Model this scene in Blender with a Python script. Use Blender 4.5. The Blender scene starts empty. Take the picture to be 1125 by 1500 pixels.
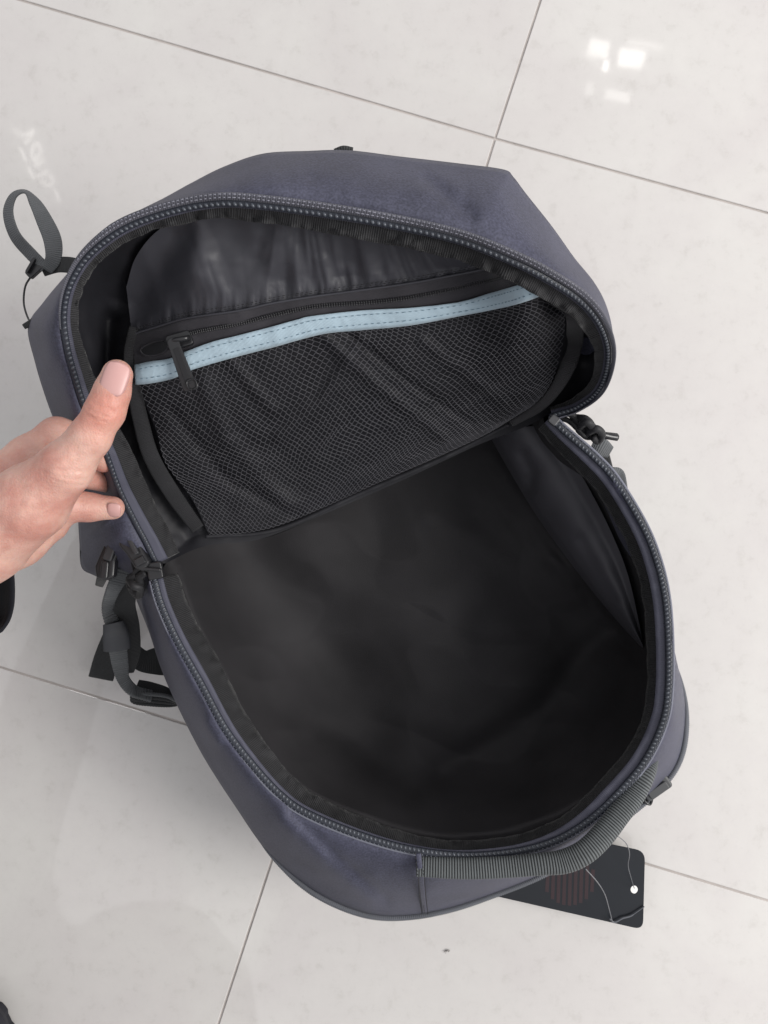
import bpy, math, random
import numpy as np
from mathutils import Vector, Matrix, Euler
random.seed(4); rng = np.random.RandomState(7)
C = bpy.context.scene.collection
PI = math.pi
# ------------------------------------------------------------------ camera
FPX, PW, PH, CAMH = 1125.0, 1125.0, 1500.0, 0.708
cd = bpy.data.cameras.new('camera'); cam = bpy.data.objects.new('camera', cd); C.objects.link(cam)
cam.location = (0, 0, CAMH); cam.rotation_euler = (0, math.radians(1.3), 0)
cd.sensor_fit = 'HORIZONTAL'; cd.sensor_width = 36; cd.lens = 36 * FPX / PW
cd.clip_start = 0.01; cd.clip_end = 100
bpy.context.scene.camera = cam
RC = np.array(Euler((0, math.radians(1.3), 0)).to_matrix())
CO = np.array([0, 0, CAMH])
def at(px, py, z):
    """world point(s) of height z seen at photo pixel (px, py)"""
    px, py, z = np.broadcast_arrays(np.asarray(px, float), np.asarray(py, float), np.asarray(z, float))
    d = np.stack([(px - PW / 2) / FPX, -(py - PH / 2) / FPX, -np.ones_like(px)], -1) @ RC.T
    t = (z - CAMH) / d[..., 2]
    return CO + d * t[..., None]
def at3(a):
    a = np.asarray(a, float); return at(a[..., 0], a[..., 1], a[..., 2])
# ------------------------------------------------------------------ world and lamps
w = bpy.data.worlds.new('World'); bpy.context.scene.world = w; w.use_nodes = True
bg = w.node_tree.nodes['Background']; bg.inputs[1].default_value = 1.0
_t = w.node_tree; _tc = _t.nodes.new('ShaderNodeTexCoord'); _sp = _t.nodes.new('ShaderNodeSeparateXYZ'); _rp = _t.nodes.new('ShaderNodeValToRGB')   # pale shop ceiling above, dimmer walls around
_t.links.new(_tc.outputs['Generated'], _sp.inputs[0]); _t.links.new(_sp.outputs['Z'], _rp.inputs[0]); 
_nz = _t.nodes.new('ShaderNodeTexNoise'); _nz.inputs['Scale'].default_value = 2.6; _nz.inputs['Detail'].default_value = 2; _t.links.new(_tc.outputs['Generated'], _nz.inputs['Vector'])
_mr = _t.nodes.new('ShaderNodeMapRange'); _mr.inputs['From Min'].default_value = .3; _mr.inputs['From Max'].default_value = .7; _mr.inputs['To Min'].default_value = .7; _mr.inputs['To Max'].default_value = 1.3; _t.links.new(_nz.outputs['Fac'], _mr.inputs['Value'])
_vm = _t.nodes.new('ShaderNodeVectorMath'); _vm.operation = 'SCALE'; _t.links.new(_rp.outputs[0], _vm.inputs[0]); _t.links.new(_mr.outputs[0], _vm.inputs['Scale']); _t.links.new(_vm.outputs[0], bg.inputs[0])
_e = _rp.color_ramp.elements; _e[0].position = .0; _e[0].color = (.33, .33, .345, 1); _e[1].position = .85; _e[1].color = (.80, .80, .82, 1)
def lamp(name, loc, aim, sx, sy, power, col=(1, 1, 1), spin=0):
    l = bpy.data.lights.new(name, 'AREA'); l.shape = 'RECTANGLE'; l.size = sx; l.size_y = sy; l.energy = power; l.color = col
    o = bpy.data.objects.new(name, l); C.objects.link(o); o.location = loc
    q = (Vector(aim) - Vector(loc)).to_track_quat('-Z', 'Y'); o.rotation_euler = (q @ Euler((0, 0, spin)).to_quaternion()).to_euler()
    return o
lamp('shop_window_light', (2.4, -0.3, 1.9), (0.0, 0.0, 0.1), 1.5, 1.4, 102, (1, 0.975, 0.94))
lamp('ceiling_panel_light', (0.5, 3.4, 2.6), (0.0, 0.0, 0.1), 2.4, 0.9, 36, (1.0, 0.97, 0.96))
def mirrored(px, py, h):   # the place h above the floor whose mirror image the camera sees at this floor pixel
    p = at(px, py, 0); d = p - CO; return p + np.array([d[0], d[1], -d[2]]) * (h / CAMH)
for qx, qy, sx_, sy_, pw_ in ((877, 73, 32, 25, .17), (925, 87, 36, 25, .24), (945, 67, 52, 7, .04), (888, 97, 7, 13, .04), (865, 130, 13, 20, .018), (906, 140, 36, 15, .07)):
    c_ = mirrored(qx, qy, 2.6); k_ = 4.67 * CAMH / FPX
    l = bpy.data.lights.new('ceiling_window_pane', 'AREA'); l.shape = 'RECTANGLE'; l.size = sx_ * k_; l.size_y = sy_ * k_; l.energy = pw_; l.color = (1, .98, .94)
    l.energy = pw_ * .68; o = bpy.data.objects.new('ceiling_window_pane', l); C.objects.link(o); o.location = c_; o.rotation_euler = (0, 0, -.2)
sc = bpy.context.scene
sc.view_settings.view_transform = 'Standard'; sc.view_settings.look = 'None'; sc.view_settings.exposure = 0; sc.view_settings.gamma = 1
sc.cycles.max_bounces = 8
# ------------------------------------------------------------------ numeric helpers
_T = rng.rand(256, 256)
def vnoise(x, y, s=0):
    x = np.asarray(x, float) + 17.3 * s; y = np.asarray(y, float) + 41.7 * s
    xi = np.floor(x).astype(int); yi = np.floor(y).astype(int); fx = x - xi; fy = y - yi
    fx = fx * fx * (3 - 2 * fx); fy = fy * fy * (3 - 2 * fy)
    g = lambda a, b: _T[a & 255, b & 255]
    return (g(xi, yi) * (1 - fx) + g(xi + 1, yi) * fx) * (1 - fy) + (g(xi, yi + 1) * (1 - fx) + g(xi + 1, yi + 1) * fx) * fy - .5
def fbm(x, y, s=0, o=3):
    r = 0; a = 1
    for k in range(o): r = r + a * vnoise(x * 2 ** k, y * 2 ** k, s + k); a *= .5
    return r
def spl(pts, n, closed=False):
    P = np.asarray(pts, float)
    Q = np.vstack([P[-1], P, P[0], P[1]]) if closed else np.vstack([2 * P[0] - P[1], P, 2 * P[-1] - P[-2]])
    out = []; m = len(P) if closed else len(P) - 1
    for i in range(m):
        p0, p1, p2, p3 = Q[i], Q[i + 1], Q[i + 2], Q[i + 3]
        for t in np.linspace(0, 1, 24, endpoint=False):
            out.append(.5 * (2 * p1 + (p2 - p0) * t + (2 * p0 - 5 * p1 + 4 * p2 - p3) * t * t + (3 * p1 - p0 - 3 * p2 + p3) * t ** 3))
    out.append(P[0] if closed else P[-1]); out = np.array(out)
    L = np.r_[0, np.cumsum(np.linalg.norm(np.diff(out[:, :2] if out.shape[1] > 1 else out, axis=0), axis=1))]
    s = np.linspace(0, L[-1], n + 1)[:-1] if closed else np.linspace(0, L[-1], n)
    return np.stack([np.interp(s, L, out[:, k]) for k in range(out.shape[1])], 1)
def offs(curve, d):
    """offset a px curve sideways by d px (positive = left of travel as drawn)"""
    P = curve[:, :2]; t = np.gradient(P, axis=0); t /= np.linalg.norm(t, axis=1)[:, None] + 1e-9
    n = np.stack([t[:, 1], -t[:, 0]], 1); c = curve.copy(); c[:, :2] = P + n * np.asarray(d).reshape(-1, 1) if np.ndim(d) else P + n * d
    return c
def rbf(ctrl):
    A = np.asarray(ctrl, float); X = A[:, :2] / 500.; n = len(X)
    def ph(r2): return np.where(r2 > 0, .5 * r2 * np.log(r2 + 1e-12), 0)
    D = ((X[:, None] - X[None]) ** 2).sum(-1); K = ph(D) + np.eye(n) * 1e-4
    Pm = np.c_[np.ones(n), X]; M = np.block([[K, Pm], [Pm.T, np.zeros((3, 3))]])
    wv = np.linalg.solve(M, np.r_[A[:, 2], 0, 0, 0])
    def f(px, py):
        q = np.stack(np.broadcast_arrays(np.asarray(px, float), np.asarray(py, float)), -1) / 500.
        d = ((q[..., None, :] - X) ** 2).sum(-1)
        return ph(d) @ wv[:n] + wv[n] + q @ wv[n + 1:]
    return f
def seg(px, py, pts, wd, amp):
    """soft ridge along a px polyline"""
    r = np.full(np.shape(px), 1e9)
    for (a, b), (c, d) in zip(pts[:-1], pts[1:]):
        vx, vy = c - a, d - b; t = np.clip(((px - a) * vx + (py - b) * vy) / (vx * vx + vy * vy), 0, 1)
        r = np.minimum(r, np.hypot(px - a - t * vx, py - b - t * vy))
    return amp * np.exp(-(r / wd) ** 2)
# ------------------------------------------------------------------ object helpers
def link(name, me, mat=None, parent=None, smooth=True):
    if mat is not None: me.materials.append(mat)
    if smooth: me.polygons.foreach_set('use_smooth', [True] * len(me.polygons))
    o = bpy.data.objects.new(name, me); C.objects.link(o)
    if parent is not None: o.parent = parent
    return o
def stuff(o): o['kind'] = 'stuff'; return o
def thing(name, label, cat, loc=(0, 0, 0)):
    o = bpy.data.objects.new(name, None); o.empty_display_size = .02; C.objects.link(o)
    o['label'] = label; o['category'] = cat; return o
def mesh(name, V, F, mat, parent=None, smooth=True, uv=None):
    me = bpy.data.meshes.new(name); me.from_pydata([tuple(v) for v in np.asarray(V)], [], [tuple(int(i) for i in f) for f in F]); me.update()
    if uv is not None:
        l = me.uv_layers.new(name='UVMap'); idx = np.empty(len(me.loops), int); me.loops.foreach_get('vertex_index', idx)
        l.data.foreach_set('uv', np.asarray(uv, float)[idx].ravel())
    return link(name, me, mat, parent, smooth)
def grid(name, P, mat, parent=None, thick=0, closed=False, uvs=None, flip=False):
    """P[rows, cols, 3] world points"""
    r, c, _ = P.shape; V = P.reshape(-1, 3); F = []
    for i in range(r - 1):
        for j in range(c if closed else c - 1):
            k = (j + 1) % c; q = (i * c + j, i * c + k, (i + 1) * c + k, (i + 1) * c + j)
            F.append(q[::-1] if flip else q)
    Lc = np.r_[0, np.cumsum(np.linalg.norm(np.diff(P[r // 2], axis=0), axis=1))]
    Lr = np.r_[0, np.cumsum(np.linalg.norm(np.diff(P[:, c // 2], axis=0), axis=1))]
    uv = np.stack([np.tile(Lc, r), np.repeat(Lr, c)], 1)
    o = mesh(name, V, F, mat, parent, True, uv)
    if thick:
        m = o.modifiers.new('thick', 'SOLIDIFY'); m.thickness = thick; m.offset = 0
    return o
def sweep_geo(P, rx, ry, n=12, twist=0, sq=1.0, caps=True, up=None):
    """tube along world points with a (super)elliptic section; rx across the view, ry towards the eye"""
    P = np.asarray(P, float); m = len(P); rx = np.broadcast_to(rx, m); ry = np.broadcast_to(ry, m); tw = np.radians(np.broadcast_to(twist, m))
    T = np.gradient(P, axis=0); T /= np.linalg.norm(T, axis=1)[:, None] + 1e-12
    U = (CO - P) if up is None else np.tile(np.asarray(up, float), (m, 1))
    U = U - (U * T).sum(1)[:, None] * T; U /= np.linalg.norm(U, axis=1)[:, None] + 1e-12
    S = np.cross(T, U); a = np.linspace(0, 2 * PI, n, endpoint=False) + PI / n
    ca = np.sign(np.cos(a)) * np.abs(np.cos(a)) ** sq; sa = np.sign(np.sin(a)) * np.abs(np.sin(a)) ** sq
    X = (np.cos(tw)[:, None] * S + np.sin(tw)[:, None] * U) * rx[:, None]; Y = (-np.sin(tw)[:, None] * S + np.cos(tw)[:, None] * U) * ry[:, None]
    V = P[:, None] + ca[None, :, None] * X[:, None] + sa[None, :, None] * Y[:, None]
    F = [(i * n + j, i * n + (j + 1) % n, (i + 1) * n + (j + 1) % n, (i + 1) * n + j) for i in range(m - 1) for j in range(n)]
    if caps: F += [tuple(range(n))[::-1], tuple((m - 1) * n + j for j in range(n))]
    L = np.r_[0, np.cumsum(np.linalg.norm(np.diff(P, axis=0), axis=1))]
    uv = np.stack([np.repeat(L, n), np.tile(np.arange(n) / n, m)], 1)
    return V.reshape(-1, 3), F, uv
def sweep(name, P, rx, ry, mat, parent=None, **k):
    V, F, uv = sweep_geo(P, rx, ry, **k); return mesh(name, V, F, mat, parent, True, uv)
class MB:
    def __init__(s): s.V = []; s.F = []; s.n = 0
    def add(s, V, F): s.V.append(np.asarray(V)); s.F += [tuple(i + s.n for i in f) for f in F]; s.n += len(V)
    def build(s, name, mat, parent=None, smooth=True): return mesh(name, np.vstack(s.V), s.F, mat, parent, smooth)
def ball_geo(nu=8, nv=5):
    V = [(0, 0, 1)]; F = []
    for i in range(1, nv):
        for j in range(nu):
            a, b = PI * i / nv, 2 * PI * j / nu; V.append((math.sin(a) * math.cos(b), math.sin(a) * math.sin(b), math.cos(a)))
    V.append((0, 0, -1)); e = len(V) - 1
    for j in range(nu):
        k = (j + 1) % nu; F.append((0, 1 + j, 1 + k)); F.append((e, e - nu + k, e - nu + j))
        for i in range(nv - 2): F.append((1 + i * nu + j, 1 + (i + 1) * nu + j, 1 + (i + 1) * nu + k, 1 + i * nu + k))
    return np.array(V), F
BV, BF = ball_geo()
def wspl(W, n):
    """resample a world polyline evenly by arc length"""
    L = np.r_[0, np.cumsum(np.linalg.norm(np.diff(W, axis=0), axis=1))]; s = np.linspace(0, L[-1], n)
    return np.stack([np.interp(s, L, W[:, k]) for k in range(3)], 1)
def wlen(W): return float(np.linalg.norm(np.diff(W, axis=0), axis=1).sum())
def frames(W):
    T = np.gradient(W, axis=0); T /= np.linalg.norm(T, axis=1)[:, None]
    U = CO - W; U -= (U * T).sum(1)[:, None] * T; U /= np.linalg.norm(U, axis=1)[:, None]
    return T, np.cross(T, U), U
def beads(mb, W, pitch, a, b, h, skew=0, side=0, alt=0):
    """small ellipsoids along a world curve: a along, b across, h high"""
    n = max(2, int(wlen(W) / pitch)); Q = wspl(W, n); T, S, U = frames(Q)
    for i in range(n):
        t = T[i]; s = S[i] + skew * t; s = s / np.linalg.norm(s)
        c = Q[i] + S[i] * (side + (alt if i % 2 else -alt))
        mb.add(c + BV[:, :1] * a * t + BV[:, 1:2] * b * s + BV[:, 2:] * h * U[i], BF)
_BX = np.array([(x, y, z) for x in (-1, 1) for y in (-1, 1) for z in (-1, 1)], float)
_BF = [(0, 1, 3, 2), (4, 6, 7, 5), (0, 4, 5, 1), (2, 3, 7, 6), (0, 2, 6, 4), (1, 5, 7, 3)]
def stitches(name, px, mat, parent, pitch=.0032, ln=.0011, wd=.00022, side=0, lift=.0006):
    W = at3(px); n = max(2, int(wlen(W) / pitch)); Q = wspl(W, n); T, S, U = frames(Q); mb = MB()
    for i in range(n):
        c = Q[i] + U[i] * lift + S[i] * side; l = ln * (1 + .2 * rng.randn())
        mb.add(c + BV[:, :1] * l * T[i] + BV[:, 1:2] * wd * S[i] + BV[:, 2:] * wd * U[i], BF)
    return stuff(mb.build(name, mat, parent))
# ------------------------------------------------------------------ materials
def nt(name):
    m = bpy.data.materials.new(name); m.use_nodes = True; t = m.node_tree; b = t.nodes['Principled BSDF']
    return m, t, b
def N(t, kind, **k):
    n = t.nodes.new(kind)
    for a, v in k.items():
        if a.startswith('i_'): n.inputs[a[2:].replace('_', ' ')].default_value = v
        else: setattr(n, a, v)
    return n
def fabric(name, col, rough=.8, fine=1400, bump=.25, vary=.25, sheen=.0, spec=.3, big=25, weave=0, fleck=0, bd=.0004, wcol=0):
    m, t, b = nt(name); L = t.links.new
    tc = N(t, 'ShaderNodeTexCoord'); n1 = N(t, 'ShaderNodeTexNoise', i_Scale=fine, i_Detail=2); n2 = N(t, 'ShaderNodeTexNoise', i_Scale=big, i_Detail=4)
    L(tc.outputs['Object'], n1.inputs['Vector']); L(tc.outputs['Object'], n2.inputs['Vector'])
    add = N(t, 'ShaderNodeMath', operation='MULTIPLY_ADD'); L(n1.outputs['Fac'], add.inputs[0]); add.inputs[1].default_value = fleck; L(n2.outputs['Fac'], add.inputs[2])
    mr = N(t, 'ShaderNodeMapRange'); mr.inputs['From Min'].default_value = .3 + fleck * .3; mr.inputs['From Max'].default_value = .7 + fleck * .7
    L(add.outputs[0], mr.inputs['Value'])
    mx = N(t, 'ShaderNodeMix', data_type='RGBA'); c = np.array(col)
    mx.inputs[6].default_value = (*(c * (1 - vary)), 1); mx.inputs[7].default_value = (*(c * (1 + vary)), 1)
    L(mr.outputs[0], mx.inputs[0]); L(mx.outputs[2], b.inputs['Base Color'])
    b.inputs['Roughness'].default_value = rough; b.inputs['Specular IOR Level'].default_value = spec
    if sheen: b.inputs['Sheen Weight'].default_value = sheen; b.inputs['Sheen Roughness'].default_value = .4
    bp = N(t, 'ShaderNodeBump'); bp.inputs['Strength'].default_value = bump; bp.inputs['Distance'].default_value = bd
    if weave:
        uv = N(t, 'ShaderNodeUVMap'); wv = N(t, 'ShaderNodeTexWave', wave_type='BANDS', bands_direction='X', i_Scale=weave)
        if wcol:
            m2 = N(t, 'ShaderNodeMapRange'); m2.inputs['To Min'].default_value = 1 - wcol; m2.inputs['To Max'].default_value = 1 + wcol * .5; L(wv.outputs['Fac'], m2.inputs['Value'])
            m3 = N(t, 'ShaderNodeVectorMath', operation='SCALE'); L(mx.outputs[2], m3.inputs[0]); L(m2.outputs[0], m3.inputs['Scale']); L(m3.outputs[0], b.inputs['Base Color'])  # relief shading put into the colour: rib grooves darkened, crests lightened
        L(uv.outputs[0], wv.inputs['Vector']); a2 = N(t, 'ShaderNodeMath', operation='ADD'); L(wv.outputs['Fac'], a2.inputs[0]); L(n1.outputs['Fac'], a2.inputs[1]); L(a2.outputs[0], bp.inputs['Height'])
    else: L(n1.outputs['Fac'], bp.inputs['Height'])
    L(bp.outputs[0], b.inputs['Normal']); return m
def plastic(name, col, rough=.4, spec=.5):
    return fabric(name, col, rough, 900, .05, .1, 0, spec)
M = {}
M['shell'] = fabric('slate_purple_shell_fabric', (.053, .0545, .082), .6, 800, .4, .42, .03, .3, 30, fleck=2.2, bd=.0004)
M['tape'] = fabric('slate_zip_tape', (.060, .061, .085), .6, 1200, .3, .15, .05, .3, weave=260)
M['teeth'] = fabric('blue_grey_zip_teeth', (.055, .062, .077), .36, 600, .05, .15, 0, .6)
M['navy'] = fabric('dark_navy_coil', (.014, .017, .026), .5, 600, .05, .15, 0, .5)
M['lining'] = fabric('black_nylon_lining', (.0235, .0225, .0245), .74, 1500, .4, .22, 0, .22, 14)
M['gusset'] = fabric('black_gusset_nylon', (.011, .011, .014), .6, 1700, .2, .2, 0, .3, 14)
M['lit_lining'] = fabric('lit_lining_nylon', (.048, .047, .055), .6, 1700, .2, .15, 0, .35, 14)  # lighter copy of the lining, light on the side wall put into its colour
M['satin'] = fabric('black_shiny_lining', (.046, .046, .055), .50, 1700, .2, .15, 0, .36, 14)
M['bind'] = fabric('black_ribbed_binding', (.024, .024, .026), .75, 1200, .6, .3, .1, .3, weave=250, bd=.0006, wcol=.55)
M['pocketbind'] = fabric('charcoal_edging', (.032, .031, .034), .7, 1200, .5, .25, .1, .3, weave=300)
M['edge_dark'] = fabric('black_twill_edging', (.017, .017, .019), .75, 1200, .5, .25, .05, .25, weave=300)
M['ptape'] = fabric('charcoal_pocket_zip_tape', (.036, .034, .04), .7, 1300, .5, .2, .1, .3, weave=500)
M['coil'] = plastic('black_coil', (.02, .02, .022), .38)
M['blue'] = fabric('pale_blue_trim', (.385, .495, .57), .7, 1300, .4, .06, .2, .3, weave=420)
M['bluestitch'] = plastic('blue_grey_thread', (.10, .17, .23), .6)
M['net'] = fabric('charcoal_net_yarn', (.066, .065, .076), .5, 900, .1, .15, .1, .4)
M['black'] = plastic('black_plastic', (.014, .014, .016), .33, .55)
M['cord'] = fabric('black_cord', (.016, .016, .018), .6, 900, .4, .3, .1, .35)
M['web'] = fabric('grey_webbing', (.095, .10, .105), .7, 1100, .5, .2, .15, .3, weave=230, bd=.0006)
M['webdark'] = fabric('dark_grey_webbing', (.030, .031, .032), .7, 1100, .5, .2, .15, .3, weave=230, bd=.0006)
M['rib'] = fabric('grey_ribbed_handle_webbing', (.085, .093, .096), .65, 1100, .3, .12, .1, .3, weave=174.5, wcol=.75)
M['rubber'] = plastic('grey_rubber_pull', (.045, .047, .05), .5)
M['thread'] = plastic('dark_slate_thread', (.14, .14, .18), .6)
M['threaddark'] = plastic('black_thread', (.012, .012, .014), .6)
M['sleeve'] = fabric('black_knit_sleeve', (.008, .009, .013), .85, 700, .5, .3, .2, .2)
exec_parts = []
# ------------------------------------------------------------------ floor
def tile_mat():
    m, t, b = nt('polished_porcelain'); L = t.links.new
    g = N(t, 'ShaderNodeNewGeometry')
    n1 = N(t, 'ShaderNodeTexNoise', i_Scale=7, i_Detail=5, i_Roughness=.55, i_Distortion=.6); L(g.outputs['Position'], n1.inputs['Vector'])
    n2 = N(t, 'ShaderNodeTexNoise', i_Scale=60, i_Detail=6, i_Roughness=.7); L(g.outputs['Position'], n2.inputs['Vector'])
    n3 = N(t, 'ShaderNodeTexNoise', i_Scale=260, i_Detail=3, i_Roughness=.6); L(g.outputs['Position'], n3.inputs['Vector'])
    r1 = N(t, 'ShaderNodeValToRGB'); e = r1.color_ramp.elements; e[0].position = .3; e[0].color = (.525, .50, .49, 1); e[1].position = .7; e[1].color = (.565, .55, .53, 1); L(n1.outputs['Fac'], r1.inputs[0])
    r2 = N(t, 'ShaderNodeValToRGB'); e = r2.color_ramp.elements; e[0].position = .27; e[0].color = (.90, .895, .885, 1); e[1].position = .45; e[1].color = (1, 1, 1, 1)
    x = r2.color_ramp.elements.new(.72); x.color = (1.03, 1.03, 1.03, 1); L(n2.outputs['Fac'], r2.inputs[0])
    r3 = N(t, 'ShaderNodeValToRGB'); e = r3.color_ramp.elements; e[0].position = .2; e[0].color = (.9, .9, .9, 1); e[1].position = .4; e[1].color = (1, 1, 1, 1); L(n3.outputs['Fac'], r3.inputs[0])
    a = N(t, 'ShaderNodeMix', data_type='RGBA', blend_type='MULTIPLY'); a.inputs[0].default_value = 1; L(r1.outputs[0], a.inputs[6]); L(r2.outputs[0], a.inputs[7])
    c = N(t, 'ShaderNodeMix', data_type='RGBA', blend_type='MULTIPLY'); c.inputs[0].default_value = .6; L(a.outputs[2], c.inputs[6]); L(r3.outputs[0], c.inputs[7])
    oi = N(t, 'ShaderNodeObjectInfo'); mo = N(t, 'ShaderNodeMapRange'); mo.inputs['To Min'].default_value = .97; mo.inputs['To Max'].default_value = 1.015; L(oi.outputs['Random'], mo.inputs['Value'])
    vs = N(t, 'ShaderNodeVectorMath', operation='SCALE'); L(c.outputs[2], vs.inputs[0]); L(mo.outputs[0], vs.inputs['Scale']); L(vs.outputs[0], b.inputs['Base Color'])
    n4 = N(t, 'ShaderNodeTexNoise', i_Scale=30, i_Detail=3); L(g.outputs['Position'], n4.inputs['Vector'])
    mr = N(t, 'ShaderNodeMapRange'); mr.inputs['To Min'].default_value = .015; mr.inputs['To Max'].default_value = .065; L(n4.outputs['Fac'], mr.inputs['Value']); L(mr.outputs[0], b.inputs['Roughness'])
    b.inputs['IOR'].default_value = 1.5; b.inputs['Specular IOR Level'].default_value = .6
    bp = N(t, 'ShaderNodeBump'); bp.inputs['Strength'].default_value = .06; bp.inputs['Distance'].default_value = .002
    n5 = N(t, 'ShaderNodeTexNoise', i_Scale=14, i_Detail=1); L(g.outputs['Position'], n5.inputs['Vector']); L(n5.outputs['Fac'], bp.inputs['Height']); L(bp.outputs[0], b.inputs['Normal'])
    return m
TM = tile_mat(); GM = fabric('grey_brown_grout', (.41, .375, .355), .9, 500, .5, .2)
floor = mesh('floor', [(-3, -3, -.0012), (3, -3, -.0012), (3, 3, -.0012), (-3, 3, -.0012)], [(0, 1, 2, 3)], GM, smooth=False); floor['kind'] = 'structure'
j0 = at(725, 203, 0); j1 = at(446, 1114, 0); jl0 = at(-189, -64, 0); jr0 = at(1643, 453, 0); jl1 = at(-465, 835, 0); jr1 = at(1361, 1391, 0)
jt = at(1022, -700, 0); jb = at(148, 2025, 0)
u0r, u0l, u1r, u1l = jr0 - j0, jl0 - j0, jr1 - j1, jl1 - j1; vt, vb = jt - j0, jb - j1
def lat(r, c):
    if r <= 0: base = j0 + vt * (-r); h = u0r * c if c >= 0 else u0l * (-c)
    else: base = j1 + vb * (r - 1); h = u1r * c if c >= 0 else u1l * (-c)
    return base + h
for r in range(-2, 3):
    for c in range(-2, 2):
        q = np.array([lat(r, c), lat(r, c + 1), lat(r + 1, c + 1), lat(r + 1, c)]); q[:, 2] = 0
        ce = q.mean(0); V = []
        for inset, z in ((.0010, -.009), (.0010, -.0004), (.0015, 0)):
            for k in range(4):
                a = q[k - 1] - q[k]; b_ = q[(k + 1) % 4] - q[k]; a /= np.linalg.norm(a); b_ /= np.linalg.norm(b_)
                p = q[k] + (a + b_) * inset; V.append((p[0], p[1], z))
        F = [(8, 11, 10, 9)] + [(i * 4 + k, i * 4 + (k + 1) % 4, i * 4 + 4 + (k + 1) % 4, i * 4 + 4 + k) for i in range(2) for k in range(4)]
        me = bpy.data.meshes.new('tile'); me.from_pydata([tuple(v) for v in V], [], F)
        import bmesh
        bm = bmesh.new(); bm.from_mesh(me); bmesh.ops.recalc_face_normals(bm, faces=bm.faces)
        top = max(bm.faces, key=lambda f: f.calc_center_median().z)
        if top.normal.z < 0: bmesh.ops.reverse_faces(bm, faces=bm.faces)
        bm.to_mesh(me); bm.free(); link('tile', me, TM, floor, smooth=False)
# ------------------------------------------------------------------ curves of the bag (photo px, height)
RIM = spl([(806, 611, .198), (822, 627, .198), (845, 647, .197), (870, 669, .196), (898, 699, .195), (929, 747, .194), (951, 790, .193), (966, 834, .192), (974, 871, .192), (978, 908, .191), (980, 960, .190), (979, 1010, .190), (973, 1052, .190),
           (952, 1102, .190), (920, 1146, .191), (860, 1204, .192), (792, 1239, .193), (700, 1253, .195), (612, 1246, .195), (530, 1224, .194), (450, 1191, .193), (410, 1163, .192), (370, 1120, .192), (330, 1067, .192), (294, 1000, .192), (258, 935, .193), (236, 885, .195), (226, 849, .197)], 420)
SIL = spl([(806, 622, .11), (830, 655, .11), (868, 725, .11), (905, 800, .11), (945, 870, .108), (972, 925, .105), (991, 972, .103), (1001, 1010, .102), (1004, 1045, .102), (1000, 1088, .102), (990, 1120, .102), (972, 1146, .102), (945, 1172, .102), (900, 1208, .103), (850, 1246, .104),
           (790, 1282, .105), (720, 1310, .106), (660, 1330, .107), (600, 1341, .108), (545, 1340, .108), (490, 1322, .108), (440, 1292, .108), (390, 1246, .107), (345, 1182, .106), (300, 1112, .105), (265, 1045, .104), (238, 985, .104), (218, 925, .104), (200, 880, .105)], 420)
ZIP = spl([(229, 826, .197), (213, 793, .205), (198, 765, .212), (174, 716, .226), (156, 667, .242), (138, 627, .254), (122, 592, .265), (109, 550, .277), (98, 508, .288), (93, 462, .298), (101, 420, .307), (124, 380, .314), (160, 348, .320), (200, 326, .324), (256, 308, .328), (304, 299, .331), (352, 298, .333),
           (450, 309, .334), (563, 327, .334), (670, 351, .333), (750, 382, .330), (803, 409, .322), (851, 441, .308), (880, 477, .290), (892, 520, .266), (880, 568, .235), (848, 596, .212), (809, 609, .198)], 420)
OUT = spl([(190, 848, .15), (160, 850, .14), (136, 842, .135), (119, 830, .135), (116, 790, .14), (112, 740, .15), (100, 680, .17), (84, 630, .185), (66, 580, .198), (51, 530, .205), (41, 478, .21), (64, 442, .225), (94, 406, .24), (125, 372, .25), (160, 334, .262), (196, 312, .27), (240, 290, .275), (280, 268, .28), (328, 244, .284),
           (385, 225, .288), (450, 221, .29), (510, 220, .29), (585, 229, .29), (670, 239, .29), (737, 248, .288), (752, 259, .286), (771, 284, .283), (809, 332, .274), (841, 377, .264), (870, 413, .253), (888, 447, .24), (898, 490, .225), (897, 540, .208), (880, 580, .185), (845, 605, .17), (806, 620, .16)], 420)
bag = thing('backpack', 'open slate purple backpack lying on the tiles with its black lined main compartment unzipped', 'backpack')
# ------------------------------------------------------------------ body shell
def blend(a, b, t, z): c = a * (1 - t) + b * t; c[:, 2] = z; return c
def closeup(A, top):   # extend the open outline along the hinge so the ring is closed
    return np.vstack([A, spl(np.vstack([A[-1], top, A[0]]), 80)[1:-1]])
hin_r = np.array([(790, 600, .12), (700, 600, .05), (520, 660, .05), (320, 740, .05), (245, 800, .12)], float)
hin_s = np.array([(780, 585, .10), (700, 570, .04), (500, 600, .04), (300, 680, .04), (190, 800, .09)], float)
R0 = closeup(offs(RIM, 4), hin_r[::-1]); S0 = closeup(SIL, hin_s[::-1])
px, py = S0[:, 0], S0[:, 1]
rows = []
arc = np.arange(len(R0))
for t in np.linspace(0, 1, 15):
    c = R0 * (1 - t) + S0 * t
    zz = R0[:, 2] * (1 - t ** 1.5) + S0[:, 2] * t ** 1.5
    pf = math.sin(PI * t)
    zz = zz + pf * (.010 + .006 * fbm(c[:, 0] / 60, c[:, 1] / 60, 3))
    zz = zz + seg(c[:, 0], c[:, 1], [(428, 1190), (500, 1262), (566, 1318)], 7, -.006 * pf) + seg(c[:, 0], c[:, 1], [(415, 1200), (480, 1270), (540, 1318)], 16, .006 * pf)
    zz = zz + seg(c[:, 0], c[:, 1], [(612, 1250), (620, 1336)], 3, -.003 * pf) + seg(c[:, 0], c[:, 1], [(300, 1060), (318, 1085)], 9, .006 * pf)
    zz = zz + seg(c[:, 0], c[:, 1], [(955, 1120), (985, 1140)], 5, -.003 * pf)
    rows.append(at(c[:, 0], c[:, 1], zz))
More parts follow.
